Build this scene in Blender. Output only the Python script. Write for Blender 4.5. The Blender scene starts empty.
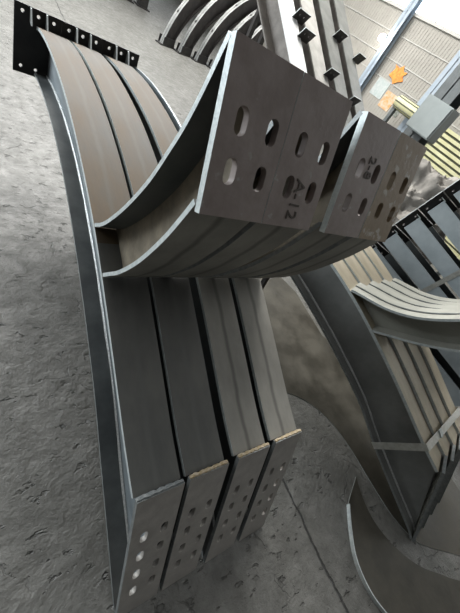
import bpy, bmesh, math, random
from mathutils import Vector, Matrix, noise
random.seed(4)
SC = bpy.context.scene
COL = SC.collection
V = Vector

# ------------------------------------------------------------------ helpers
def tag(o, label=None, cat=None, group=None, kind=None):
    if label: o['label'] = label
    if cat: o['category'] = cat
    if group: o['group'] = group
    if kind: o['kind'] = kind
    return o

def empty(name, loc=(0, 0, 0), rot=(0, 0, 0), label=None, cat=None, group=None):
    o = bpy.data.objects.new(name, None)
    o.empty_display_size = 0.1
    COL.objects.link(o)
    o.location = loc
    o.rotation_euler = rot
    return tag(o, label, cat, group)

def link(name, bm, mats, parent=None, smooth=False):
    bmesh.ops.recalc_face_normals(bm, faces=bm.faces)
    for ed in bm.edges:                      # keep folds and cut edges crisp on smooth-shaded sheets
        if len(ed.link_faces) == 2 and ed.calc_face_angle(0) > .7: ed.smooth = False
    me = bpy.data.meshes.new(name)
    bm.to_mesh(me); bm.free()
    for m in (mats if isinstance(mats, (list, tuple)) else [mats]):
        me.materials.append(m)
    if smooth:
        me.polygons.foreach_set('use_smooth', [True] * len(me.polygons))
    o = bpy.data.objects.new(name, me)
    COL.objects.link(o)
    if parent: o.parent = parent
    return o

def hexa(bm, p, mi=0, cut=()):
    """p: eight points, bottom ring then top ring; faces in cut take material 1"""
    vs = [bm.verts.new(q) for q in p]
    idx = [(0, 3, 2, 1), (4, 5, 6, 7), (0, 1, 5, 4), (1, 2, 6, 5), (2, 3, 7, 6), (3, 0, 4, 7)]
    for k, f in enumerate(idx):
        fc = bm.faces.new([vs[i] for i in f])
        fc.material_index = 1 if k in cut else mi
    return vs

def box(bm, lo, hi, M=None, mi=0):
    (a, b, c), (d, e, f) = lo, hi
    p = [V(q) for q in ((a, b, c), (d, b, c), (d, e, c), (a, e, c), (a, b, f), (d, b, f), (d, e, f), (a, e, f))]
    if M is not None: p = [M @ q for q in p]
    return hexa(bm, p, mi)

def spline(pts, n):
    """smooth resample of a 2-D polyline by arc length (Catmull-Rom)"""
    P = [V((p[0], p[1])) for p in pts]
    P = [2 * P[0] - P[1]] + P + [2 * P[-1] - P[-2]]
    out = []
    for i in range(1, len(P) - 2):
        for k in range(16):
            t = k / 16
            a, b, c, d = P[i - 1], P[i], P[i + 1], P[i + 2]
            out.append(0.5 * ((2 * b) + (c - a) * t + (2 * a - 5 * b + 4 * c - d) * t * t + (3 * b - a - 3 * c + d) * t ** 3))
    out.append(P[-2])
    L = [0]
    for a, b in zip(out, out[1:]): L.append(L[-1] + (b - a).length)
    res, j = [], 0
    for k in range(n + 1):
        s = L[-1] * k / n
        while j < len(L) - 2 and L[j + 1] < s: j += 1
        f = (s - L[j]) / max(1e-9, L[j + 1] - L[j])
        res.append(out[j].lerp(out[j + 1], min(1, f)))
    return res

def normals(C):
    N = []
    for i in range(len(C)):
        t = (C[min(i + 1, len(C) - 1)] - C[max(i - 1, 0)]).normalized()
        N.append(V((-t.y, t.x)))
    return N

def flange_bm(C, x0, x1, t, side=-1):
    """strip swept along the (y,z) curve C from x0 to x1, thickness t to the given side; cut edges = material 1"""
    bm = bmesh.new()
    N = normals(C)
    rows = []
    for c, n in zip(C, N):
        d = c + n * side * t
        rows.append([bm.verts.new(q) for q in ((x0, c.x, c.y), (x1, c.x, c.y), (x1, d.x, d.y), (x0, d.x, d.y))])
    for a, b in zip(rows, rows[1:]):
        for k in range(4):
            f = bm.faces.new((a[k], a[(k + 1) % 4], b[(k + 1) % 4], b[k]))
            f.material_index = 1 if k in (1, 3) else 0
            f.smooth = k in (0, 2)
    for r in (rows[0], rows[-1]):
        f = bm.faces.new(r); f.material_index = 1
    return bm

def web_bm(A, B, x, t):
    """plate of thickness t at x spanning between two (y,z) curves of equal length"""
    bm = bmesh.new()
    rows = []
    for a, b in zip(A, B):
        rows.append([bm.verts.new(q) for q in ((x - t / 2, a.x, a.y), (x - t / 2, b.x, b.y), (x + t / 2, b.x, b.y), (x + t / 2, a.x, a.y))])
    for a, b in zip(rows, rows[1:]):
        for k in range(4):
            bm.faces.new((a[k], a[(k + 1) % 4], b[(k + 1) % 4], b[k]))
    bm.faces.new(rows[0]); bm.faces.new(rows[-1])
    return bm

def tube_bm(P, r, n=6, wob=0.0):
    bm = bmesh.new()
    rings = []
    for i, p in enumerate(P):
        t = (P[min(i + 1, len(P) - 1)] - P[max(i - 1, 0)]).normalized()
        u = t.cross(V((0.31, 0.2, 0.93)))
        if u.length < 1e-3: u = t.cross(V((1, 0, 0)))
        u.normalize(); w = t.cross(u)
        rr = r * (1 + wob * random.uniform(-1, 1))
        rings.append([bm.verts.new(p + (u * math.cos(2 * math.pi * k / n) + w * math.sin(2 * math.pi * k / n)) * rr) for k in range(n)])
    for a, b in zip(rings, rings[1:]):
        for k in range(n):
            f = bm.faces.new((a[k], a[(k + 1) % n], b[(k + 1) % n], b[k])); f.smooth = True
    bm.faces.new(rings[0]); bm.faces.new(rings[-1][::-1])
    return bm

def slot(cx, cy, w, h, n=8):
    """outline of a rounded slot, h long, w wide"""
    r = w / 2; k = max(0.0, h / 2 - r); o = []
    for i in range(n + 1):
        a = math.pi * i / n
        o.append((cx + r * math.cos(a), cy + k + r * math.sin(a)))
    for i in range(n + 1):
        a = math.pi + math.pi * i / n
        o.append((cx + r * math.cos(a), cy - k + r * math.sin(a)))
    return o

def plate_with_holes(name, outline, holes, t, M, mats, parent=None):
    """flat plate in its own (u,v) plane with real holes, thickness t, set by matrix M; sides take material 1"""
    cu = bpy.data.curves.new(name, 'CURVE'); cu.dimensions = '2D'; cu.fill_mode = 'BOTH'; cu.extrude = t / 2
    for ln in [outline] + holes:
        sp = cu.splines.new('POLY'); sp.points.add(len(ln) - 1); sp.use_cyclic_u = True
        for q, p in zip(sp.points, ln): q.co = (p[0], p[1], 0, 1)
    tmp = bpy.data.objects.new(name, cu); COL.objects.link(tmp)
    dg = bpy.context.evaluated_depsgraph_get(); dg.update()
    me = bpy.data.meshes.new_from_object(tmp.evaluated_get(dg))
    bpy.data.objects.remove(tmp); bpy.data.curves.remove(cu)
    bm = bmesh.new(); bm.from_mesh(me); bpy.data.meshes.remove(me)
    bmesh.ops.remove_doubles(bm, verts=bm.verts, dist=1e-5)
    ux = [p[0] for p in outline]; uy = [p[1] for p in outline]
    for f in bm.faces:
        c = f.calc_center_median()
        rim = min(c.x - min(ux), max(ux) - c.x, c.y - min(uy), max(uy) - c.y) < .004 or not holes
        f.material_index = 1 if (abs(f.normal.z) < .5 and rim) else 0
    bm.transform(M)
    return link(name, bm, mats, parent)

def text_part(name, body, size, M, mat, parent):
    cu = bpy.data.curves.new(name, 'FONT'); cu.body = body; cu.size = size
    cu.align_x = 'CENTER'; cu.align_y = 'CENTER'; cu.extrude = 0.0008
    tmp = bpy.data.objects.new(name, cu); COL.objects.link(tmp)
    dg = bpy.context.evaluated_depsgraph_get(); dg.update()
    me = bpy.data.meshes.new_from_object(tmp.evaluated_get(dg))
    bpy.data.objects.remove(tmp); bpy.data.curves.remove(cu)
    bm = bmesh.new(); bm.from_mesh(me); bpy.data.meshes.remove(me)
    bm.transform(M)
    return link(name, bm, mat, parent)

def frame3(o, u, v):
    u = V(u).normalized(); v = V(v); v = (v - u * v.dot(u)).normalized(); w = u.cross(v)
    return Matrix(((u.x, v.x, w.x, o[0]), (u.y, v.y, w.y, o[1]), (u.z, v.z, w.z, o[2]), (0, 0, 0, 1)))

# ------------------------------------------------------------------ materials
def mat(name, col, rough=.5, metal=0.0, col2=None, scale=8, rough2=None, bump=0.0, bscale=40, detail=6,
        stretch=(1, 1, 1), emit=None, seam=None, lo=.38, hi=.66, specks=None):
    m = bpy.data.materials.new(name); m.use_nodes = True
    nt = m.node_tree; N = nt.nodes; L = nt.links
    b = N['Principled BSDF']
    b.inputs['Roughness'].default_value = rough; b.inputs['Metallic'].default_value = metal
    b.inputs['Base Color'].default_value = (*col, 1)
    tc = N.new('ShaderNodeTexCoord'); mp = N.new('ShaderNodeMapping')
    mp.inputs['Scale'].default_value = stretch
    L.new(tc.outputs['Object'], mp.inputs['Vector'])
    out = None
    if col2:
        nz = N.new('ShaderNodeTexNoise'); nz.inputs['Scale'].default_value = scale
        nz.inputs['Detail'].default_value = detail; nz.inputs['Roughness'].default_value = .62
        L.new(mp.outputs['Vector'], nz.inputs['Vector'])
        rp = N.new('ShaderNodeMapRange'); rp.inputs['From Min'].default_value = lo; rp.inputs['From Max'].default_value = hi
        L.new(nz.outputs['Fac'], rp.inputs['Value'])
        mx = N.new('ShaderNodeMix'); mx.data_type = 'RGBA'
        mx.inputs['A'].default_value = (*col, 1); mx.inputs['B'].default_value = (*col2, 1)
        L.new(rp.outputs['Result'], mx.inputs['Factor'])
        out = mx.outputs['Result']
        if rough2 is not None:
            rr = N.new('ShaderNodeMapRange'); rr.inputs['To Min'].default_value = rough; rr.inputs['To Max'].default_value = rough2
            L.new(rp.outputs['Result'], rr.inputs['Value']); L.new(rr.outputs['Result'], b.inputs['Roughness'])
    if seam and out is not None:       # heat-tinted line left by the web weld, along the middle of a flange
        sx = N.new('ShaderNodeSeparateXYZ'); L.new(tc.outputs['Object'], sx.inputs[0])
        wn = N.new('ShaderNodeTexNoise'); wn.inputs['Scale'].default_value = 5; L.new(tc.outputs['Object'], wn.inputs['Vector'])
        ad = N.new('ShaderNodeMath'); ad.operation = 'MULTIPLY_ADD'; ad.inputs[1].default_value = .03; L.new(wn.outputs['Fac'], ad.inputs[0]); L.new(sx.outputs['X'], ad.inputs[2])
        sb = N.new('ShaderNodeMath'); sb.operation = 'SUBTRACT'; sb.inputs[1].default_value = .115; L.new(ad.outputs[0], sb.inputs[0])
        ab = N.new('ShaderNodeMath'); ab.operation = 'ABSOLUTE'; L.new(sb.outputs[0], ab.inputs[0])
        sr = N.new('ShaderNodeMapRange'); sr.inputs['From Min'].default_value = .004; sr.inputs['From Max'].default_value = .017
        sr.inputs['To Min'].default_value = .55; sr.inputs['To Max'].default_value = 0
        L.new(ab.outputs[0], sr.inputs['Value'])
        m2 = N.new('ShaderNodeMix'); m2.data_type = 'RGBA'; m2.inputs['B'].default_value = (*seam, 1)
        L.new(out, m2.inputs['A']); L.new(sr.outputs['Result'], m2.inputs['Factor']); out = m2.outputs['Result']
    if specks and out is not None:     # pale chipped spots
        n2 = N.new('ShaderNodeTexNoise'); n2.inputs['Scale'].default_value = specks[1]; n2.inputs['Detail'].default_value = 5
        L.new(tc.outputs['Object'], n2.inputs['Vector'])
        r2 = N.new('ShaderNodeMapRange'); r2.inputs['From Min'].default_value = specks[2]; r2.inputs['From Max'].default_value = specks[2] + .06
        L.new(n2.outputs['Fac'], r2.inputs['Value'])
        m3 = N.new('ShaderNodeMix'); m3.data_type = 'RGBA'; m3.inputs['B'].default_value = (*specks[0], 1)
        L.new(out, m3.inputs['A']); L.new(r2.outputs['Result'], m3.inputs['Factor']); out = m3.outputs['Result']
    if out is not None: L.new(out, b.inputs['Base Color'])
    if bump:
        bn = N.new('ShaderNodeTexNoise'); bn.inputs['Scale'].default_value = bscale; bn.inputs['Detail'].default_value = 4
        L.new(mp.outputs['Vector'], bn.inputs['Vector'])
        bp = N.new('ShaderNodeBump'); bp.inputs['Strength'].default_value = bump; bp.inputs['Distance'].default_value = .01
        L.new(bn.outputs['Fac'], bp.inputs['Height']); L.new(bp.outputs['Normal'], b.inputs['Normal'])
    if emit:
        b.inputs['Emission Color'].default_value = (*emit[0], 1); b.inputs['Emission Strength'].default_value = emit[1]
    return m

ST = (1, .22, 1)      # mill streaks run along the length of a member
M_flange = mat('rusty_mill_steel', (.056, .049, .036), .66, .1, (.110, .076, .042), 4.5, .74, .12, 30, stretch=ST, seam=(.10, .09, .07))
M_dark = mat('dark_mill_steel', (.115, .116, .108), .55, .25, (.165, .162, .147), 6, .6, .12, 30, stretch=ST, seam=(.15, .15, .14))
M_mid = mat('worn_grey_mill_steel', (.25, .242, .215), .52, .22, (.36, .345, .305), 5, .58, .12, 30, stretch=ST, seam=(.055, .052, .048))
M_web = mat('blue_grey_mill_steel', (.21, .24, .255), .38, .4, (.34, .375, .395), 5, .48, .08, 25, stretch=ST)
M_lower = mat('grey_mill_scale', (.095, .102, .102), .5, .35, (.15, .158, .156), 6, .55, .1, 25)
M_inner = mat('black_scale_and_gap_shade', (.050, .058, .058), .5, .4, (.085, .09, .086), 6, .6, .1, 25)  # mill scale; on some webs its black also stands in for gap shade
M_brownweb = mat('scaled_brown_steel', (.15, .125, .09), .6, .2, (.26, .22, .16), 11, .7, .2, 40)
M_edge = mat('ground_cut_steel', (.50, .545, .545), .40, .25, (.66, .70, .68), 40, .48, .12, 120)
M_edge_d = mat('dull_cut_steel', (.20, .215, .215), .45, .4, (.30, .31, .30), 40, .5, .12, 120)
M_weld = mat('bright_weld_bead', (.62, .64, .63), .35, .6, (.85, .86, .84), 90, .5, .5, 160)
M_burn = mat('burnt_cut_edge', (.38, .29, .16), .55, .3, (.58, .50, .38), 40, .6, .4, 90)
M_plate = mat('brown_primed_plate', (.25, .205, .185), .5, .12, (.335, .283, .26), 9, .58, .08, 60, specks=((.36, .34, .31), 26, .66))
M_plate_b = mat('scabby_brown_plate', (.225, .17, .108), .5, .12, (.31, .24, .165), 9, .6, .12, 60, specks=((.42, .38, .32), 24, .60))
M_lowplate = mat('grey_primed_plate', (.33, .31, .285), .5, .15, (.44, .415, .38), 9, .62, .1, 60)
M_base = mat('black_base_plate', (.012, .012, .013), .5, .2, (.03, .029, .028), 8, .6, .08, 40)
M_tan = mat('tan_mill_steel', (.34, .295, .215), .46, .3, (.52, .46, .345), 5, .55, .1, 30, stretch=ST)
M_rweb = mat('slate_mill_steel', (.215, .22, .21), .45, .25, (.30, .303, .29), 4, .5, .1, 25)
M_rgrey = mat('olive_grey_steel', (.24, .238, .205), .45, .3, (.35, .345, .30), 5, .5, .1, 25, stretch=ST)
M_strap = mat('pale_steel_band', (.55, .55, .50), .35, .6, (.7, .7, .66), 30, .45, .1, 60)
M_blue = mat('sky_blue_mill_steel', (.44, .50, .53), .42, .2, (.58, .64, .665), 4, .48, .08, 25, stretch=(.3, 1, 1))
M_hbeam = mat('pale_beam_steel', (.76, .75, .72), .5, .05, (.88, .87, .85), 5, .6, .2, 30)
M_hbeam_g = mat('grey_beam_steel', (.15, .15, .138), .5, .1, (.23, .23, .21), 5, .6, .2, 30)
M_hbeam_t = mat('tan_beam_steel', (.36, .345, .31), .5, .05, (.50, .48, .44), 5, .6, .2, 30)
M_hbeam_web = mat('brown_beam_steel', (.15, .135, .12), .55, .2, (.23, .21, .19), 6, .6, .12, 30)
M_black = mat('black_steel', (.018, .017, .017), .5, .2, (.034, .031, .029), 8, .6, .08, 40)
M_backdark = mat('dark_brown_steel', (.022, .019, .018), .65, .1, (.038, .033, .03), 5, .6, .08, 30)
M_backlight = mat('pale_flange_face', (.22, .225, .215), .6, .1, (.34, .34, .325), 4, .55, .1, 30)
M_mark = mat('dark_stencil', (.075, .058, .046), .6)
M_wood = mat('timber_block', (.22, .16, .09), .7, 0, (.30, .22, .13), 12, .8, .2, 60)
M_wall = mat('ribbed_wall_sheet', (.31, .292, .255), .6, 0, (.35, .33, .29), 3, .65)
M_seam = mat('sheet_lap_seam', (.45, .435, .40), .5)
M_column = mat('blue_grey_column_paint', (.30, .36, .42), .5, 0, (.36, .41, .46), 6, .55)
M_darkcol = mat('dark_grey_column_paint', (.085, .095, .095), .5, 0, (.12, .13, .13), 6, .55)
M_box = mat('grey_box_paint', (.25, .275, .265), .45, .05, (.28, .305, .295), 6, .5)
M_yellow = mat('pale_yellow_sheet', (.52, .50, .27), .5, 0, (.60, .585, .37), 5, .55)
M_slat = mat('shadow_gap_slat', (.10, .10, .07), .7)
M_tarp = mat('dusty_tarpaulin', (.17, .155, .135), .75, 0, (.28, .26, .23), 6, .8, .3, 30)
M_orange = mat('orange_paint', (.62, .16, .02), .6, 0, (.75, .36, .06), 14)
M_paper = mat('white_poster', (.48, .50, .48), .6, 0, (.36, .42, .40), 12)
M_paper_o = mat('orange_poster', (.60, .30, .10), .6, 0, (.55, .48, .38), 9)
M_paper_g = mat('grey_green_poster', (.12, .13, .11), .6, 0, (.3, .31, .27), 12)
M_glass = mat('daylight_window_pane', (.9, .95, 1), .4, emit=((.93, .97, 1.0), 6.0))
M_lamp = mat('lit_lamp_glass', (1, 1, 1), .4, emit=((1, .98, .95), 60.0))
M_offcut = mat('worn_grey_plate', (.145, .141, .126), .45, .1, (.215, .208, .19), 2.4, .6, .3, 9)
M_sheet = mat('shade_brown_sheet', (.050, .045, .034), .42, .3, (.095, .087, .068), 3.5, .6, .25, 12)  # dark brown carries the floor shade beside the right-hand brackets
M_offedge = mat('scuffed_plate_edge', (.30, .31, .29), .45, .2)

def floor_material():
    m = bpy.data.materials.new('trowelled_concrete'); m.use_nodes = True
    nt = m.node_tree; N = nt.nodes; L = nt.links; b = N['Principled BSDF']
    tc = N.new('ShaderNodeTexCoord')
    def nz(s, d=6, r=.6, st=None, dist=0):
        n = N.new('ShaderNodeTexNoise'); n.inputs['Scale'].default_value = s; n.inputs['Detail'].default_value = d
        n.inputs['Roughness'].default_value = r; n.inputs['Distortion'].default_value = dist
        if st:
            mp = N.new('ShaderNodeMapping'); mp.inputs['Scale'].default_value = st[0]; mp.inputs['Rotation'].default_value = (0, 0, st[1])
            L.new(tc.outputs['Object'], mp.inputs['Vector']); L.new(mp.outputs['Vector'], n.inputs['Vector'])
        else: L.new(tc.outputs['Object'], n.inputs['Vector'])
        return n.outputs['Fac']
    def rng(x, a, c, lo=0., hi=1.):
        r = N.new('ShaderNodeMapRange'); r.inputs['From Min'].default_value = a; r.inputs['From Max'].default_value = c
        r.inputs['To Min'].default_value = lo; r.inputs['To Max'].default_value = hi; L.new(x, r.inputs['Value']); return r.outputs['Result']
    def mix(a, bb, f):
        x = N.new('ShaderNodeMix'); x.data_type = 'RGBA'
        for s, v in (('A', a), ('B', bb)):
            if isinstance(v, tuple): x.inputs[s].default_value = (*v, 1)
            else: L.new(v, x.inputs[s])
        if isinstance(f, float): x.inputs['Factor'].default_value = f
        else: L.new(f, x.inputs['Factor'])
        return x.outputs['Result']
    def mt(op, a, c):
        x = N.new('ShaderNodeMath'); x.operation = op
        for i, v in enumerate((a, c)):
            if isinstance(v, (int, float)): x.inputs[i].default_value = v
            else: L.new(v, x.inputs[i])
        return x.outputs[0]
    big = rng(nz(2.1, 8, .68, None, .8), .36, .66); fine = rng(nz(9, 8, .7), .35, .68)
    scr = mt('MULTIPLY', rng(nz(9.5, 3, .6, ((1, 2.0, 1), .45), .15), .61, .66), rng(nz(2.6, 3), .42, .56))      # gouges and torn trowel marks
    c = mix((.118, .116, .104), (.215, .211, .193), big)
    c = mix(c, (.082, .080, .070), mt('MULTIPLY', fine, .7))
    c = mix(c, (.06, .058, .052), mt('MULTIPLY', scr, .7))
    # saw-cut joints of the slab, along y
    sx = N.new('ShaderNodeSeparateXYZ'); L.new(tc.outputs['Object'], sx.inputs[0])
    wob = mt('MULTIPLY', mt('SUBTRACT', nz(3.2, 6), .5), .09)
    d = mt('ABSOLUTE', mt('SUBTRACT', mt('ADD', sx.outputs['X'], wob), 1.235), 0)
    j = rng(d, .004, .011, 1, 0)
    c = mix(c, (.03, .029, .028), mt('MULTIPLY', j, .85))
    # hairline cracks
    vo = N.new('ShaderNodeTexVoronoi'); vo.feature = 'DISTANCE_TO_EDGE'; vo.inputs['Scale'].default_value = 1.25
    mp = N.new('ShaderNodeMapping'); L.new(tc.outputs['Object'], mp.inputs['Vector'])
    va = N.new('ShaderNodeVectorMath'); va.operation = 'ADD'
    nn = N.new('ShaderNodeTexNoise'); nn.inputs['Scale'].default_value = 2.6; nn.inputs['Detail'].default_value = 7
    L.new(tc.outputs['Object'], nn.inputs['Vector']); L.new(mp.outputs['Vector'], va.inputs[0]); L.new(nn.outputs['Color'], va.inputs[1])
    L.new(va.outputs[0], vo.inputs['Vector'])
    cr = mt('MULTIPLY', rng(vo.outputs['Distance'], .003, .012, 1, 0), rng(nz(1.7, 2), .54, .62))
    c = mix(c, (.07, .068, .064), mt('MULTIPLY', cr, .35))
    L.new(c, b.inputs['Base Color'])
    L.new(rng(fine, 0, 1, .38, .62), b.inputs['Roughness'])
    h = mt('ADD', mt('MULTIPLY', fine, .35), mt('MULTIPLY', scr, -1.5))
    h = mt('ADD', h, mt('MULTIPLY', j, -1.5)); h = mt('ADD', h, mt('MULTIPLY', cr, -1.0))
    h = mt('ADD', h, mt('MULTIPLY', nz(30, 4, .65), .5)); h = mt('ADD', h, mt('MULTIPLY', nz(5.5, 4, .55, ((1, 1.3, 1), .5), 0), 1.3))
    bp = N.new('ShaderNodeBump'); bp.inputs['Strength'].default_value = .7; bp.inputs['Distance'].default_value = .016
    L.new(h, bp.inputs['Height']); L.new(bp.outputs['Normal'], b.inputs['Normal'])
    return m

# ------------------------------------------------------------------ the setting
bm = bmesh.new(); box(bm, (-14, -8, -.2), (10, 42, 0))
tag(link('floor', bm, floor_material()), kind='structure')

WX = 10.0
bm = bmesh.new(); box(bm, (WX, -8, 0), (WX + .2, 42, 9))
wall = tag(link('wall_right', bm, M_wall), kind='structure')
# vertical ribs of the wall sheet, and its lap seams
bm = bmesh.new()
y = -1.0
while y < 24:
    box(bm, (WX - .007, y, .1), (WX, y + .045, 3.88)); y += .11
tag(link('trim_1', bm, M_wall), kind='structure')
bm = bmesh.new()
for z in (2.37, 2.84, 3.39):
    box(bm, (WX - .022, -4, z), (WX - .005, 30, z + .025))
tag(link('trim_2', bm, M_seam), kind='structure')
# high strip window
bm = bmesh.new(); box(bm, (WX - .03, -4, 3.97), (WX - .01, 40, 4.9))
tag(link('window_1', bm, M_glass), kind='structure')
bm = bmesh.new()
for y in range(-4, 40, 3): box(bm, (WX - .06, y, 3.97), (WX - .028, y + .06, 4.9))
box(bm, (WX - .06, -4, 3.90), (WX - .02, 40, 3.98))
tag(link('trim_3', bm, M_seam), kind='structure')
# blue-grey columns on the wall
def column(name, x, y, w, d, m, h=9.0):
    bm = bmesh.new()
    box(bm, (x - d, y - w / 2, 0), (x - d + .018, y + w / 2, h)); box(bm, (x - .018, y - w / 2, 0), (x, y + w / 2, h))
    box(bm, (x - d, y - .012, 0), (x, y + .012, h))
    return tag(link(name, bm, m), kind='structure')
column('trim_4', WX - .05, 8.98, .24, .2, M_column)
column('trim_5', WX - .05, 6.56, .30, .2, M_column)
column('trim_6', 6.14, 3.79, .36, .30, M_darkcol)

# ------------------------------------------------------------------ the brackets in front
UP = [(.16, .69), (.335, .754), (.665, .896), (.97, 1.022), (1.2, 1.105), (1.45, 1.172), (1.69, 1.222), (1.9, 1.255), (2.1, 1.277), (2.34, 1.29), (2.6, 1.292), (2.86, 1.283), (3.167, 1.25), (3.34, 1.215)]
LO = [(-.175, .022), (-.10, .065), (.12, .195), (.411, .357), (.667, .505), (.95, .628), (1.182, .717), (1.5, .82), (1.838, .902), (2.159, .952), (2.531, .975), (3.007, .952), (3.32, .905)]
BA = [(1.205, 1.107), (1.13, 1.172), (1.054, 1.258), (.947, 1.403), (.844, 1.573), (.786, 1.708), (.755, 1.79), (.735, 1.868), (.722, 1.94), (.712, 2.0)]
BB = [(.985, 1.040), (.92, 1.115), (.851, 1.197), (.751, 1.349), (.669, 1.512), (.625, 1.625), (.600, 1.700)]

def cutcurve(C, y):
    return [c for c in C if c[0] <= y]

def bracket(x, label, group, P, length=None, base=None, plate_mat=M_plate, flange=M_flange, web=M_web, mark=None, arm=None, px=0.0,
            W=.2, dy=0.0, loc=None, rotz=0.0, face=None):
    UPc, LOc = P['up'], P['lo']
    if length is not None:
        UPc, LOc = cutcurve(UPc, length), cutcurve(LOc, length)
    t = .02
    root = empty('curved_bracket', loc if loc else (x, dy, 0), (0, 0, rotz), label, 'steel bracket', group)
    n = 44
    U, Lw = spline(UPc, n), spline(LOc, n)
    fm = [flange, M_edge]
    ns = min(range(n + 1), key=lambda i: abs(U[i].x - P['split']))
    if P.get('one'):
        link('upper_flange', flange_bm(U, 0, W, t, -1), fm, root)
    else:
        tag(link('upper_flange', flange_bm(U[ns:], 0, W, t, -1), fm, root), 'rust-brown upper flange')
        tag(link('arm_flange', flange_bm(U[:ns + 1], 0, W, t, -1), [arm or flange, M_edge], root), 'dark grey lower arm flange')
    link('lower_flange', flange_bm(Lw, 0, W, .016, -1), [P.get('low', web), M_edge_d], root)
    Ui = [c - q * .018 for c, q in zip(U, normals(U))]; Li = [c - q * .001 for c, q in zip(Lw, normals(Lw))]
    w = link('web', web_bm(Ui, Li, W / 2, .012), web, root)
    bead = [V((W / 2 - .010, c.x, c.y)) + V((0, q.x, q.y)) * .004 for c, q in zip(Lw, normals(Lw))]
    tag(link('weld_bead', tube_bm(bead, .0085, 6, .25), M_weld, w), 'bright weld bead')
    # branch
    ed_ = M_edge if label.startswith(('leftmost', 'nearest')) else M_edge_d
    A, B = spline(P['A'], 26), spline(P['B'], 26)
    link('branch_inner_flange', flange_bm(A, 0, W, .016, -1 if not P.get('flipA') else 1), [P.get('inner', M_inner), ed_], root)
    link('branch_outer_flange', flange_bm(B, 0, W, .016, 1), [P.get('outer', M_dark), ed_], root)
    Ai = [c - q * .015 for c, q in zip(A, normals(A))]; Bi = [c + q * .015 for c, q in zip(B, normals(B))]
    bw = tag(link('branch_web', web_bm(Ai, Bi, W / 2, .012), P.get('bweb', M_brownweb), root), 'brown scaled web plate')
    bead = [V((W / 2 - .010, c.x, c.y)) - V((0, q.x, q.y)) * .018 for c, q in zip(A, normals(A))]
    link('weld_bead', tube_bm(bead, .006, 6, .3), M_inner, bw)
    # branch end plate with four slots
    top, bot = V((0, *P['ptop'])), V((0, *P['pbot']))
    dn = (bot - top)
    Hh = dn.length; dn.normalize()
    Mx = frame3(top + dn * (Hh / 2) + V((W / 2, 0, 0)), (1, 0, 0), -dn)
    nrm = V((Mx[0][2], Mx[1][2], Mx[2][2]))
    Mx.translation = Mx.translation - nrm * .011 + V((px, 0, 0))
    w2, h2 = W / 2 - .0005, Hh / 2
    hl = [slot((u - .5) * W, (.5 - v) * Hh, .034, .061) for u in (.30, .77) for v in (.40, .70)]
    ep = plate_with_holes('branch_end_plate', [(-w2, -h2), (w2, -h2), (w2, h2), (-w2, h2)], hl, .022, Mx, [plate_mat, M_edge], root)
    if mark:
        R = Matrix.Rotation(-math.pi / 2, 4, 'Z')
        text_part('stencil_mark', mark[0], mark[1], Mx @ Matrix.Translation((mark[2] * W, mark[3] * Hh, .0125)) @ R, M_mark, ep)
    # sloping lower end plate with eight holes
    top, bot = V((0, *P['ltop'])), V((0, *P['lbot']))
    dn = bot - top; Hh = dn.length; dn.normalize()
    Mx = frame3(top + dn * (Hh / 2) + V((W / 2, 0, 0)), (1, 0, 0), -dn)
    nrm = V((Mx[0][2], Mx[1][2], Mx[2][2])); Mx.translation = Mx.translation + nrm * .008
    hl = [slot((u - .5) * W, (.5 - v) * Hh, .031, .062) for u in (.29, .74) for v in (.30, .46, .62, .78)]
    le = plate_with_holes('lower_end_plate', [(-w2, -Hh / 2), (w2, -Hh / 2), (w2, Hh / 2), (-w2, Hh / 2)], hl, .02, Mx, [P.get('lowmat', M_lowplate), M_edge_d], root)
    rim = [Mx @ V((-w2 + .003 + (W - .007) * k / 20, Hh / 2 - .002, -.003 + .0015 * math.sin(k * 1.7))) for k in range(21)]
    if P.get('burn', True): tag(link('burnt_edge', tube_bm(rim, .0105, 6, .15), M_edge_d if label.startswith('leftmost') else M_burn, le), 'rough cut top edge')
    # upright base plate with gussets
    if base:
        x0, x1 = base
        yb, zb, zt = P['base']
        Mx = frame3(((x0 + x1) / 2, yb, (zb + zt) / 2), (1, 0, 0), (0, 0, 1))
        hw, hh = (x1 - x0) / 2 - .001, (zt - zb) / 2
        hs = []
        for k in range(3):
            u = -hw + (k + .5) * (2 * hw / 3)
            hs.append(slot(u, hh - .042, .024, .024)); hs.append(slot(u, -hh + .05, .024, .024))
        bp = plate_with_holes('base_plate', [(-hw, -hh), (hw, -hh), (hw, hh), (-hw, hh)], hs, .02, Mx, [M_base, M_base], root)
        for k in (1, 2):
            gx = x0 + k * (x1 - x0) / 3
            bm = bmesh.new()
            zf = 1.225
            hexa(bm, [V(q) for q in ((gx - .005, yb - .10, zf), (gx + .005, yb - .10, zf), (gx + .005, yb - .008, zf), (gx - .005, yb - .008, zf),
                                     (gx - .005, yb - .03, zt - .005), (gx + .005, yb - .03, zt - .005), (gx + .005, yb - .008, zt - .005), (gx - .005, yb - .008, zt - .005))])
            link('gusset', bm, M_edge, bp)
    return root

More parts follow.
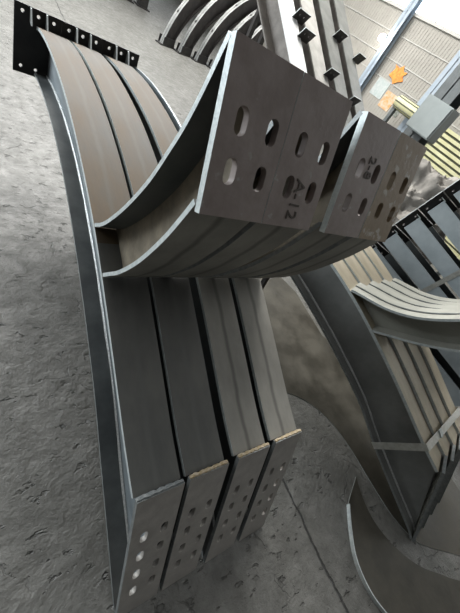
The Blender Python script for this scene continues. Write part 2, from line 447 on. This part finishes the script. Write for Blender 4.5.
PL = dict(up=UP, lo=LO, A=BA, B=BB, ptop=(.699, 2.012), pbot=(.556, 1.690), ltop=(.152, .712), lbot=(-.185, .006), base=(3.352, .868, 1.315), split=1.1, low=M_lower, outer=M_mid)
GL = 'curved brackets standing in front'
bracket(0.0, 'leftmost front bracket, its broad unmarked slotted plate and pale left edge nearest', GL, PL, base=(-.14, .163), flange=M_flange, arm=M_dark)
bracket(.224, 'second front bracket from left, end plate stencilled A-12 touching the unmarked plate', GL, PL, base=(.163 - .224, .467 - .224), px=-.023, web=M_inner, arm=M_dark, mark=('A-12', .056, .0, -.28))  # web darkened from here on, gap shade put into its colour
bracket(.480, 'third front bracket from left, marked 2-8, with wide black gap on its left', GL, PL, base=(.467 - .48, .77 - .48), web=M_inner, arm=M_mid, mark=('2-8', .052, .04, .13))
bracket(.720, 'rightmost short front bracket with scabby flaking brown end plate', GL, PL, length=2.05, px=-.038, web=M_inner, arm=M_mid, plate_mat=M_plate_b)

# curved plate standing on edge beside the third bracket, on the far trestle
U4 = spline([(2.08, 1.274)] + [c for c in UP if 2.1 < c[0] < 3.3] + [(3.31, 1.222)], 24)
L4 = spline([(2.08, .944)] + [c for c in LO if 2.1 < c[0] < 3.3] + [(3.29, .909)], 24)
cp = link('curved_web_plate', web_bm([c + V((0, .004)) for c in U4], [c + V((0, .01)) for c in L4], .735, .014), M_web)
tag(cp, 'loose blue-grey curved plate standing on edge right of the third bracket', 'steel plate')

# trestles under the raised ends
def trestle(y, x0, x1, z, label):
    root = empty('steel_trestle', ((x0 + x1) / 2, y, 0), (0, 0, 0), label, 'trestle')
    h = (x1 - x0) / 2
    bm = bmesh.new(); box(bm, (-h, -.05, z - .08), (h, .05, z)); link('top_rail', bm, M_black, root)
    for sx in (-1, 1):
        for sy in (-1, 1):
            bm = bmesh.new()
            a, b = V((sx * (h - .05), sy * .03, z - .08)), V((sx * (h - .05), sy * .16, 0))
            d = .022
            hexa(bm, [b + V(q) for q in ((-d, -d, 0), (d, -d, 0), (d, d, 0), (-d, d, 0))] + [a + V(q) for q in ((-d, -d, 0), (d, -d, 0), (d, d, 0), (-d, d, 0))])
            link('leg', bm, M_black, root)
    return root
trestle(2.70, .40, .80, .947, 'black trestle under the far raised ends of the front brackets')
trestle(1.90, .42, .78, .882, 'black trestle under the middle of the front brackets')

# ------------------------------------------------------------------ the strapped brackets on the right
RUP = [(.005, .633), (.226, .722), (.628, .902), (.999, 1.050), (1.279, 1.144), (1.583, 1.218), (1.874, 1.277), (2.129, 1.320), (2.40, 1.350)]
RLO = [(-.392, .026), (-.33, .070), (-.044, .208), (.311, .384), (.624, .561), (.969, .702), (1.251, .802), (1.638, .919), (2.048, 1.020), (2.40, 1.064)]
RA = [(1.262, 1.140), (1.20, 1.158), (1.126, 1.177), (1.04, 1.203), (.96, 1.240), (.89, 1.285), (.82, 1.345), (.76, 1.41), (.705, 1.48), (.65, 1.57), (.61, 1.66), (.58, 1.76)]
RB = [(.985, 1.046), (.90, 1.102), (.823, 1.151), (.757, 1.197), (.698, 1.243), (.64, 1.292), (.585, 1.347), (.535, 1.41), (.495, 1.475), (.465, 1.54)]
PR = dict(up=RUP, lo=RLO, A=RA, B=RB, ptop=(.566, 1.772), pbot=(.445, 1.535), ltop=(-.005, .650), lbot=(-.405, .010), base=None, split=1.1, one=True, outer=M_rgrey, inner=M_rgrey, bweb=M_rgrey, lowmat=M_rgrey, burn=False)
GR = 'strapped brackets on the right'
RO, RYAW = V((1.9617, -.4253, 0)), .3513
cr_, sr_ = math.cos(RYAW), math.sin(RYAW)
SKEW = -.27     # each bracket of the row stands a little nearer than the one before
def rloc(x): return tuple(rp(x, x * SKEW, 0))
def rp(x, y, z): return V((RO.x + x * cr_ - y * sr_, RO.y + x * sr_ + y * cr_, z))
RX = [0, .188, .376, .564]
for x, lb in zip(RX, ('nearest strapped bracket on the right, its wide slate web facing us', 'second strapped bracket from the slate web, tan flange beside the nearest one',
                      'third strapped bracket from the slate web, tan flange between two black gaps', 'farthest strapped bracket, its tan flange next to the blue stack')):
    bracket(x, lb, GR, PR, W=.182, flange=M_tan, web=M_rweb, loc=rloc(x), rotz=RYAW)

def band_path(pts, w, t, along):
    """flat steel band: closed path of 3-D points, width w along the given direction"""
    bm = bmesh.new(); a = V(along).normalized() * (w / 2)
    rows = []
    n = len(pts)
    cen = sum((V(p) for p in pts), V()) / n
    for p in pts:
        p = V(p); o = (p - cen); o -= a.normalized() * o.dot(a.normalized()); o.normalize(); q = p + o * t
        rows.append([bm.verts.new(k) for k in (p - a, p + a, q + a, q - a)])
    for i in range(n):
        r, s = rows[i], rows[(i + 1) % n]
        for k in range(4): bm.faces.new((r[k], r[(k + 1) % 4], s[(k + 1) % 4], s[k]))
    return bm
T_up = V((0, .40, .165)).normalized()
e = .004
k_ = .744
pts = [rp(-e, .338, .381), rp(-e, .178, .712), rp(k_, .178 + k_ * SKEW, .712), rp(k_, .338 + k_ * SKEW, .381)]
along = rp(0, .365, .165) - rp(0, 0, 0)
bs = empty('steel_strap', rp(0, .2, .5), (0, 0, 0), 'pale steel band strapped around the right-hand tan brackets', 'strap')
o = link('band', band_path([p - bs.location for p in pts], .058, .003, along), M_strap, bs)
bm = bmesh.new()
c = rp(.24, .178 + .24 * SKEW, .716) - bs.location
F3 = frame3(c, rp(1, SKEW, 0) - rp(0, 0, 0), along)
box(bm, (-.02, -.027, -.002), (.02, .027, .008), F3)
link('buckle', bm, M_edge, bs)

# trestle holding up the raised ends on the right
tr = trestle(0, -.14, .24, .9995, 'black trestle under the raised ends of the strapped brackets')
tr.location = rp(.50, 2.22 + .50 * SKEW, .0055); tr.rotation_euler = (0, 0, RYAW + math.atan(SKEW))

# ------------------------------------------------------------------ the blue stack behind
D = V((.4557, -.8649, -.2104)).normalized(); R_ = V((.1381, -.1771, .9745)); R_ = (R_ - D * R_.dot(D)).normalized(); S = D.cross(R_)
if S.x < 0: S = -S
P0 = V((2.81, 1.50, 1.08))
pitch = .232
def blue_beam(k, label):
    root = empty('h_beam', P0 + R_ * (pitch * k), (0, 0, 0), label, 'steel beam', 'blue-grey beams in the rear stack')
    Mx = Matrix(((D.x, S.x, R_.x, 0), (D.y, S.y, R_.y, 0), (D.z, S.z, R_.z, 0), (0, 0, 0, 1)))
    def part(nm, lo, hi, m, pr=root):
        bm = bmesh.new(); box(bm, lo, hi); bm.transform(Mx); return link(nm, bm, m, pr)
    L = 2.1
    part('near_flange', (.085, .02, .038), (L, .036, .190), M_blue)
    part('web', (.25, .036, .107), (L, .30, .119), M_black)  # black web and dark far flange paint the shade inside the stack
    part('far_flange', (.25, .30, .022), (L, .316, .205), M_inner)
    # base plate with holes
    F = Mx @ frame3((.118, .083, .115), (.82, .57, 0), (0, 0, 1))
    hs = [slot(u, v, .022, .022) for u in (-.08, .08) for v in (-.06, .06)]
    bp = plate_with_holes('base_plate', [(-.145, -.112), (.145, -.112), (.145, .112), (-.145, .112)], hs, .012, F, [M_black, M_edge_d], root)
    bm = bmesh.new(); hexa(bm, [V(q) for q in ((.02, .030, .19), (.03, .022, .19), (.10, .036, .19), (.10, .046, .19), (.02, .030, .198), (.03, .022, .198), (.10, .036, .198), (.10, .046, .198))])
    bm.transform(Mx); link('gusset', bm, M_edge, bp)
    return root
names = ['sixth from the top, bottom beam of the rear blue stack', 'fifth beam from the top of the rear blue stack', 'fourth beam from the top of the rear blue stack, beside the tan flanges',
         'third beam from the top of the rear blue stack', 'second beam from the top of the rear blue stack', 'topmost beam of the rear blue stack, beside the tarpaulin']
for i, k in enumerate(range(-2, 4)):
    blue_beam(k, names[i])
# band round the blue stack
sp = P0 + D * .735
e0, e1 = pitch * -2 + .02, pitch * 4 - .022
pts = [sp + S * .016 + R_ * e0, sp + S * .016 + R_ * e1, sp + S * .32 + R_ * e1, sp + S * .32 + R_ * e0]
bs2 = empty('steel_strap', sp, (0, 0, 0), 'pale steel band strapped upright around the rear blue beams', 'strap')
link('band', band_path([p - sp for p in pts], .05, .003, D), M_strap, bs2)
# timber blocks under it
for a, lb in ((.45, 'tall timber block under the raised end of the blue stack'), (1.9, 'low timber block under the near end of the blue stack')):
    c = P0 + D * a + R_ * (pitch * -2 + .012) + S * .17
    bm = bmesh.new(); h = .19
    q = [V((c.x, c.y, 0)) + S * (sx * .17) + V((D.x, D.y, 0)).normalized() * (sy * .07) for sx, sy in ((-1, -1), (1, -1), (1, 1), (-1, 1))]
    tp = []
    for v in q:
        # top follows the underside of the lowest beam
        n = R_; z = c.z - ((v.x - c.x) * n.x + (v.y - c.y) * n.y) / n.z
        tp.append(V((v.x, v.y, z)))
    q = [V((v.x, v.y, 0.0)) for v in q]
    hexa(bm, q + tp)
    tag(link('timber_block', bm, M_wood), lb, 'timber block')

# ------------------------------------------------------------------ tarpaulin heap
def heap(name, c, rx, ry, h, label):
    bm = bmesh.new(); n, m = 120, 60
    rows = []
    for j in range(m + 1):
        f = j / m
        r = []
        for i in range(n):
            a = 2 * math.pi * i / n
            prof = (1 - f ** 3.2)
            rad = max(.0, math.cos(f * math.pi / 2)) ** .55
            p = V((math.cos(a) * rx * rad, math.sin(a) * ry * rad, h * math.sin(f * math.pi / 2)))
            q = p * 3.1 + V((5, 2, 1)); k = noise.ridged_multi_fractal(q, .8, 2.1, 5, 1.0, 2.0) - 1.2
            k2 = noise.noise(p * 1.7 + V((3, 7, 2)))
            d = V((p.x, p.y, p.z * .5)).normalized() if p.length > 1e-3 else V((0, 0, 1))
            p = p + d * (.10 * k + .15 * k2 + .05 * noise.noise(q * 2.3))
            p.z = max(p.z, 0.0) if j else 0.0
            r.append(bm.verts.new(V(c) + p))
        rows.append(r)
    for a, b in zip(rows, rows[1:]):
        for i in range(n):
            f = bm.faces.new((a[i], a[(i + 1) % n], b[(i + 1) % n], b[i])); f.smooth = True
    bm.faces.new(rows[-1]); bm.faces.new(rows[0][::-1])
    bmesh.ops.remove_doubles(bm, verts=bm.verts, dist=1e-4)
    return tag(link(name, bm, M_tarp), label, 'tarpaulin')
heap('crumpled_tarpaulin', (4.75, 2.30, 0), .78, .74, 1.68, 'crumpled dusty grey-beige tarpaulin heap behind the blue stack')

# ------------------------------------------------------------------ long beams leaning on the rack
D2 = V((.1047, -.8397, -.5296)).normalized(); E2 = V((.99, .124, 0)); E2 = (E2 - D2 * E2.dot(D2)).normalized(); N2 = E2.cross(D2)
if N2.z < 0: N2 = -N2
B0 = V((3.215, 4.76, 2.02))
bp2 = .60
Mb = Matrix(((E2.x, D2.x, N2.x, 0), (E2.y, D2.y, N2.y, 0), (E2.z, D2.z, N2.z, 0), (0, 0, 0, 1)))
blabels = ['leftmost long pale beam leaning behind the A-12 plate', 'second long leaning beam from left, pale flange between brown webs',
           'third long leaning beam from left, with a black clip on its face', 'rightmost long leaning beam, against the ribbed wall']
clips = [[(.20, -.28), (.24, -.02)], [(.20, .35)], [(.18, -.5), (.22, .60)], [(.20, -.35), (.22, .9)]]
for k in range(4):
    o = B0 + E2 * (bp2 * k)
    root = empty('long_h_beam', o, (0, 0, 0), blabels[k], 'steel beam', 'long beams leaning on the rack')
    def part(nm, lo, hi, m, pr=root):
        bm = bmesh.new(); box(bm, lo, hi); bm.transform(Mb); return link(nm, bm, m, pr)
    a, b = -4.2, 1.15
    part('top_flange', (-.19, a, -.02), (.19, b, 0), [M_hbeam, M_hbeam_t, M_hbeam_g, M_hbeam_g][k])
    part('web', (-.008, a, -.33), (.008, b, -.02), M_hbeam_web)
    part('bottom_flange', (-.19, a, -.35), (.19, b, -.33), M_hbeam_web)
    for cx, cy in clips[k]:
        F = Mb @ frame3((cx, cy, .05), (1, 0, 0), (0, 0, 1))
        hs = [slot(u, .03, .018, .018) for u in (-.05, .05)]
        cl = plate_with_holes('clip_plate', [(-.13, -.07), (.13, -.07), (.13, .10), (-.13, .10)], hs, .012, F, [M_black, M_edge], root)
# the rack under them
rk = empty('beam_rack', (4.05, 4.6, 0), (0, 0, 0), 'black steel rack carrying the long leaning beams', 'rack')
def rail(d, nm):
    c0 = B0 + D2 * d - N2 * .35
    a_, b_ = c0 - E2 * .35, c0 + E2 * (bp2 * 3 + .35)
    return a_, b_
for d in (.95, -3.3):
    a_, b_ = rail(d, 'rail')
    bm = bmesh.new()
    F = frame3(a_, (b_ - a_), (0, 1, 0))
    nz = min((a_ - N2 * .0).z, b_.z)
    L = (b_ - a_).length
    Mr = Matrix(((E2.x, D2.x, N2.x, a_.x), (E2.y, D2.y, N2.y, a_.y), (E2.z, D2.z, N2.z, a_.z), (0, 0, 0, 1)))
    box(bm, (0, -.06, -.1), (L, .06, 0)); bm.transform(Matrix.Translation(-rk.location) @ Mr)
    link('rail', bm, M_black, rk)
    for p in (a_.lerp(b_, .84), a_.lerp(b_, .99)):
        bm = bmesh.new(); q = p - rk.location
        box(bm, (q.x - .05, q.y - .05, 0), (q.x + .05, q.y + .05, p.z - .05)); link('post', bm, M_black, rk)

# ------------------------------------------------------------------ dark curved brackets at the back
bd = V((.90, .436, 0)).normalized(); bs_ = V((bd.y, -bd.x, 0))
CU = [(0, .03), (.12, .45), (.34, .92), (.70, 1.42), (1.2, 1.86), (1.8, 2.2), (2.5, 2.45)]
CI = [(.42, .03), (.52, .35), (.72, .72), (1.04, 1.10), (1.44, 1.42), (1.95, 1.70), (2.55, 1.95)]
bl = ['leftmost dark curved bracket at the back', 'second dark curved bracket from left at the back', 'third dark curved bracket from left at the back',
      'fourth dark curved bracket from left at the back', 'fifth dark curved bracket from left at the back, half hidden by the slotted plate']
for k in range(5):
    bx = 4.15 + .60 * k
    root = empty('dark_curved_bracket', (bx, 11.5, 0), (0, 0, math.atan2(bd.y, bd.x) - math.pi / 2), bl[k], 'steel bracket', 'dark curved brackets at the back')
    U, I = spline(CU, 20), spline(CI, 20)
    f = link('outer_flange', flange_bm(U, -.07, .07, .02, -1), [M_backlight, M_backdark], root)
    for j in (5, 11, 16):
        p, q = U[j], normals(U)[j]
        cpt = V((0, p.x, p.y)) + V((0, q.x, q.y)) * .002
        tg = (U[j + 1] - U[j - 1]).normalized()
        F = frame3(cpt, (1, 0, 0), (0, tg.x, tg.y))
        bm = bmesh.new(); vs = [bm.verts.new(F @ V((.03 * math.cos(a * math.pi / 6), .045 * math.sin(a * math.pi / 6), .001))) for a in range(12)]; bm.faces.new(vs)
        r = bmesh.ops.extrude_face_region(bm, geom=list(bm.faces)); bmesh.ops.translate(bm, verts=[v for v in r['geom'] if isinstance(v, bmesh.types.BMVert)], vec=V((0, q.x, q.y)) * .002)
        link('bolt_hole', bm, M_black, f)
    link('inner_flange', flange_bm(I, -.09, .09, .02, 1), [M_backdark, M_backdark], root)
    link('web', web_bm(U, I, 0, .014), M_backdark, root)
    bm = bmesh.new(); box(bm, (-.12, -.12, 0), (.12, .55, .03)); bp = link('base_plate', bm, M_black, root)
    for s in (-.10, .10):
        bm = bmesh.new(); box(bm, (s - .01, -.02, .03), (s + .01, .45, .22)); link('gusset', bm, M_black, bp)

# black stand posts beyond them
for x, y, lb in ((4.25, 15.9, 'left black post standing on the far floor'), (4.85, 15.9, 'right black post standing on the far floor')):
    root = empty('black_post', (x, y, 0), (0, 0, 0), lb, 'post')
    bm = bmesh.new(); box(bm, (-.16, -.16, 0), (.16, .16, 2.4)); link('shaft', bm, M_black, root)
    bm = bmesh.new(); box(bm, (-.24, -.24, 0), (.24, .24, .04)); link('foot_plate', bm, M_black, root)

# ------------------------------------------------------------------ things on and near the wall
# pale yellow ribbed panels along the lower wall
def ribbed(name, y0, y1, z0, z1, label):
    root = empty(name, (WX - .1, (y0 + y1) / 2, z0), (0, 0, 0), label, 'panel')
    bm = bmesh.new(); box(bm, (-.02, -(y1 - y0) / 2, 0), (.06, (y1 - y0) / 2, z1 - z0)); link('backing', bm, M_slat, root)
    bm = bmesh.new(); z = 0.0
    while z < z1 - z0 - .05:
        box(bm, (-.07, -(y1 - y0) / 2, z + .02), (-.02, (y1 - y0) / 2, z + .10)); z += .135
    link('ribs', bm, M_yellow, root)
    return root
ribbed('yellow_ribbed_panel', 2.4, 6.3, .02, 2.25, 'pale yellow panel of level ribs behind the tarpaulin, below the grey box')
# striped yellow roll
root = empty('yellow_roll', (9.5, 6.55, 0), (0, 0, 0), 'pale yellow striped roll on a stand beside the wall posters', 'roll')
bm = tube_bm([V((0, .55, 2.12)), V((0, -.55, 2.12))], .17, 16); link('roll_body', bm, M_yellow, root)
for k in range(8):
    a = 2 * math.pi * k / 8
    bm = tube_bm([V((math.cos(a) * .17, .54, 2.12 + math.sin(a) * .17)), V((math.cos(a) * .17, -.54, 2.12 + math.sin(a) * .17))], .016, 6); link('stripe', bm, M_slat, root)
for s in (.5, -.5):
    bm = bmesh.new(); box(bm, (-.06, s - .05, 0), (.06, s + .05, 1.96)); link('leg', bm, M_darkcol, root)
# grey box on the dark column
root = empty('grey_metal_box', (5.70, 3.60, 1.90), (0, 0, 0), 'grey metal box fixed to the dark column', 'electrical box')
bm = bmesh.new(); box(bm, (-.14, -.27, .0), (.142, .27, .52)); bmesh.ops.bevel(bm, geom=list(bm.edges), offset=.012, segments=2, affect='EDGES'); link('body', bm, M_box, root)
bm = bmesh.new(); box(bm, (-.155, -.25, .02), (-.14, .25, .50)); link('door', bm, M_box, root)
# lamp
root = empty('high_bay_lamp', (9.62, 9.12, 3.12), (0, 0, 0), 'bright white lamp on the blue-grey wall column', 'lamp')
bm = bmesh.new(); bmesh.ops.create_icosphere(bm, subdivisions=3, radius=.10); link('bulb', bm, M_lamp, root, True)
bm = bmesh.new(); box(bm, (.05, -.05, -.05), (.14, .05, .12)); link('bracket_arm', bm, M_box, root)
# orange flame-like mark painted as a flat sign on the wall
ol = [(-.30, -.10), (-.22, .10), (-.30, .20), (-.10, .16), (.0, .27), (.10, .14), (.26, .16), (.18, .04), (.30, -.06), (.14, -.14), (.02, -.24), (-.10, -.14)]
o = plate_with_holes('orange_wall_sign', ol, [], .012, frame3((WX - .024, 8.05, 2.62), (0, -1, 0), (0, 0, 1)), [M_orange, M_orange])
tag(o, 'ragged orange sign on the ribbed wall', 'sign')
for nm, y, z, w, h, m, lb in (('white_poster', 8.35, 2.14, .52, .50, M_paper, 'white poster under the orange sign'), ('orange_poster', 7.80, 1.98, .46, .46, M_paper_o, 'orange and cream poster right of the white one'),
                              ('grey_poster', 7.33, 1.97, .34, .42, M_paper_g, 'grey-green poster right of the orange one')):
    bm = bmesh.new(); box(bm, (WX - .014, y - w / 2, z - h / 2), (WX, y + w / 2, z + h / 2)); tag(link(nm, bm, m), lb, 'poster')

# ------------------------------------------------------------------ thin pieces on the floor; the dark brown ones stand in for shade
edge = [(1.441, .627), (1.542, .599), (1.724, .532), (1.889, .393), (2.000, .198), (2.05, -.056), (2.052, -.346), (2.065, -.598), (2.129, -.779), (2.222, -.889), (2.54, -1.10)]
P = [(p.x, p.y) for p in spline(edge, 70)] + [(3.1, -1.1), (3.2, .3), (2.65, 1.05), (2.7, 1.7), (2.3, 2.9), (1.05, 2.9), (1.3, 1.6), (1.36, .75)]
o = plate_with_holes('shade_sheet', P, [], .005, Matrix.Translation((0, 0, .0027)), [M_sheet, M_offedge])  # dark sheet laid over the floor in place of shade
tag(o, 'large dark brown sheet standing in for shade on the floor under the strapped brackets', 'steel sheet')
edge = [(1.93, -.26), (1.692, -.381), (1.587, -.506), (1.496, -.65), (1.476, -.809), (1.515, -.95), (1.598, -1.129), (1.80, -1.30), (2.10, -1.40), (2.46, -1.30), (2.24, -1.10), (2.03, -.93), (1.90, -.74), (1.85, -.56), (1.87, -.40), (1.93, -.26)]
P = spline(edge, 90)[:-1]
o = plate_with_holes('curved_shade_sheet', [(p.x, p.y) for p in P], [], .005, Matrix.Translation((0, 0, .0027)), [M_sheet, M_offedge])  # second dark sheet, deepens the shade painted on the near floor
tag(o, 'thin brown crescent-shaped sheet standing in for shade on the floor beside the narrow bright bar', 'steel plate')
st = spline([(1.683, -.376), (1.578, -.501), (1.487, -.647), (1.466, -.809), (1.505, -.955), (1.590, -1.138), (1.69, -1.288)], 40)
bm = bmesh.new(); nn = normals(st); rows = []
for p, q in zip(st, nn):
    a, b = p + q * .004, p - q * .004
    rows.append([bm.verts.new(v) for v in ((a.x, a.y, .0), (b.x, b.y, .0), (b.x, b.y, .03), (a.x, a.y, .03))])
for a, b in zip(rows, rows[1:]):
    for k in range(4):
        f = bm.faces.new((a[k], a[(k + 1) % 4], b[(k + 1) % 4], b[k]))
bm.faces.new(rows[0]); bm.faces.new(rows[-1])
tag(link('curved_flat_bar', bm, M_edge), 'narrow bright curved bar standing on edge on the floor', 'steel bar')

# ------------------------------------------------------------------ light
W = bpy.data.worlds.new('hall'); SC.world = W; W.use_nodes = True
nt = W.node_tree; N = nt.nodes; L = nt.links
bg = N['Background']
tc = N.new('ShaderNodeTexCoord')
dt = N.new('ShaderNodeVectorMath'); dt.operation = 'DOT_PRODUCT'; dt.inputs[1].default_value = V((.30, .78, .55)).normalized()
L.new(tc.outputs['Generated'], dt.inputs[0])
rg = N.new('ShaderNodeMapRange'); rg.inputs['From Min'].default_value = -.45; rg.inputs['From Max'].default_value = .95
rg.inputs['To Min'].default_value = .05; rg.inputs['To Max'].default_value = .66; rg.interpolation_type = 'SMOOTHSTEP'
L.new(dt.outputs['Value'], rg.inputs['Value'])
bg.inputs['Color'].default_value = (.95, .98, 1.0, 1)
L.new(rg.outputs['Result'], bg.inputs['Strength'])

def area(name, loc, target, size, power, col=(1, 1, 1)):
    l = bpy.data.lights.new(name, 'AREA'); l.shape = 'RECTANGLE'; l.size, l.size_y = size; l.energy = power; l.color = col
    o = bpy.data.objects.new(name, l); COL.objects.link(o); o.location = loc
    o.rotation_euler = (V(target) - V(loc)).to_track_quat('-Z', 'Y').to_euler()
    return o
area('skylight_back', (2, 12, 7.5), (1.5, 5, 0), (9, 3), 2300, (1, .99, .97))
area('beam_fill_light', (3.6, 5.6, 7.5), (3.6, 5.0, 0), (3, 3), 520, (1, 1, .98))  # unseen lamp added to brighten the long leaning beams
area('doorway_left', (-7, 8.0, 2.8), (2.5, 3.0, .9), (5, 4), 900, (.86, .94, 1.0))

# ------------------------------------------------------------------ camera
cam = bpy.data.cameras.new('camera'); co = bpy.data.objects.new('camera', cam); COL.objects.link(co)
Rv, Uv, Fv = V((.79083181, -.41272181, .45193557)), V((.0465117, .7768088, .62801652)), V((.61026364, .47563515, -.6335215))
co.matrix_world = Matrix(((Rv.x, Uv.x, -Fv.x, -.40990), (Rv.y, Uv.y, -Fv.y, 0), (Rv.z, Uv.z, -Fv.z, 2.06167), (0, 0, 0, 1)))
cam.sensor_fit = 'VERTICAL'; cam.sensor_height = 24; cam.lens = 24 * 320 / 613
cam.clip_start = .05; cam.clip_end = 200
SC.camera = co
SC.view_settings.view_transform = 'Standard'; SC.view_settings.look = 'None'
SC.view_settings.exposure = 0.0; SC.view_settings.gamma = 1; SC.view_settings.use_curve_mapping = False
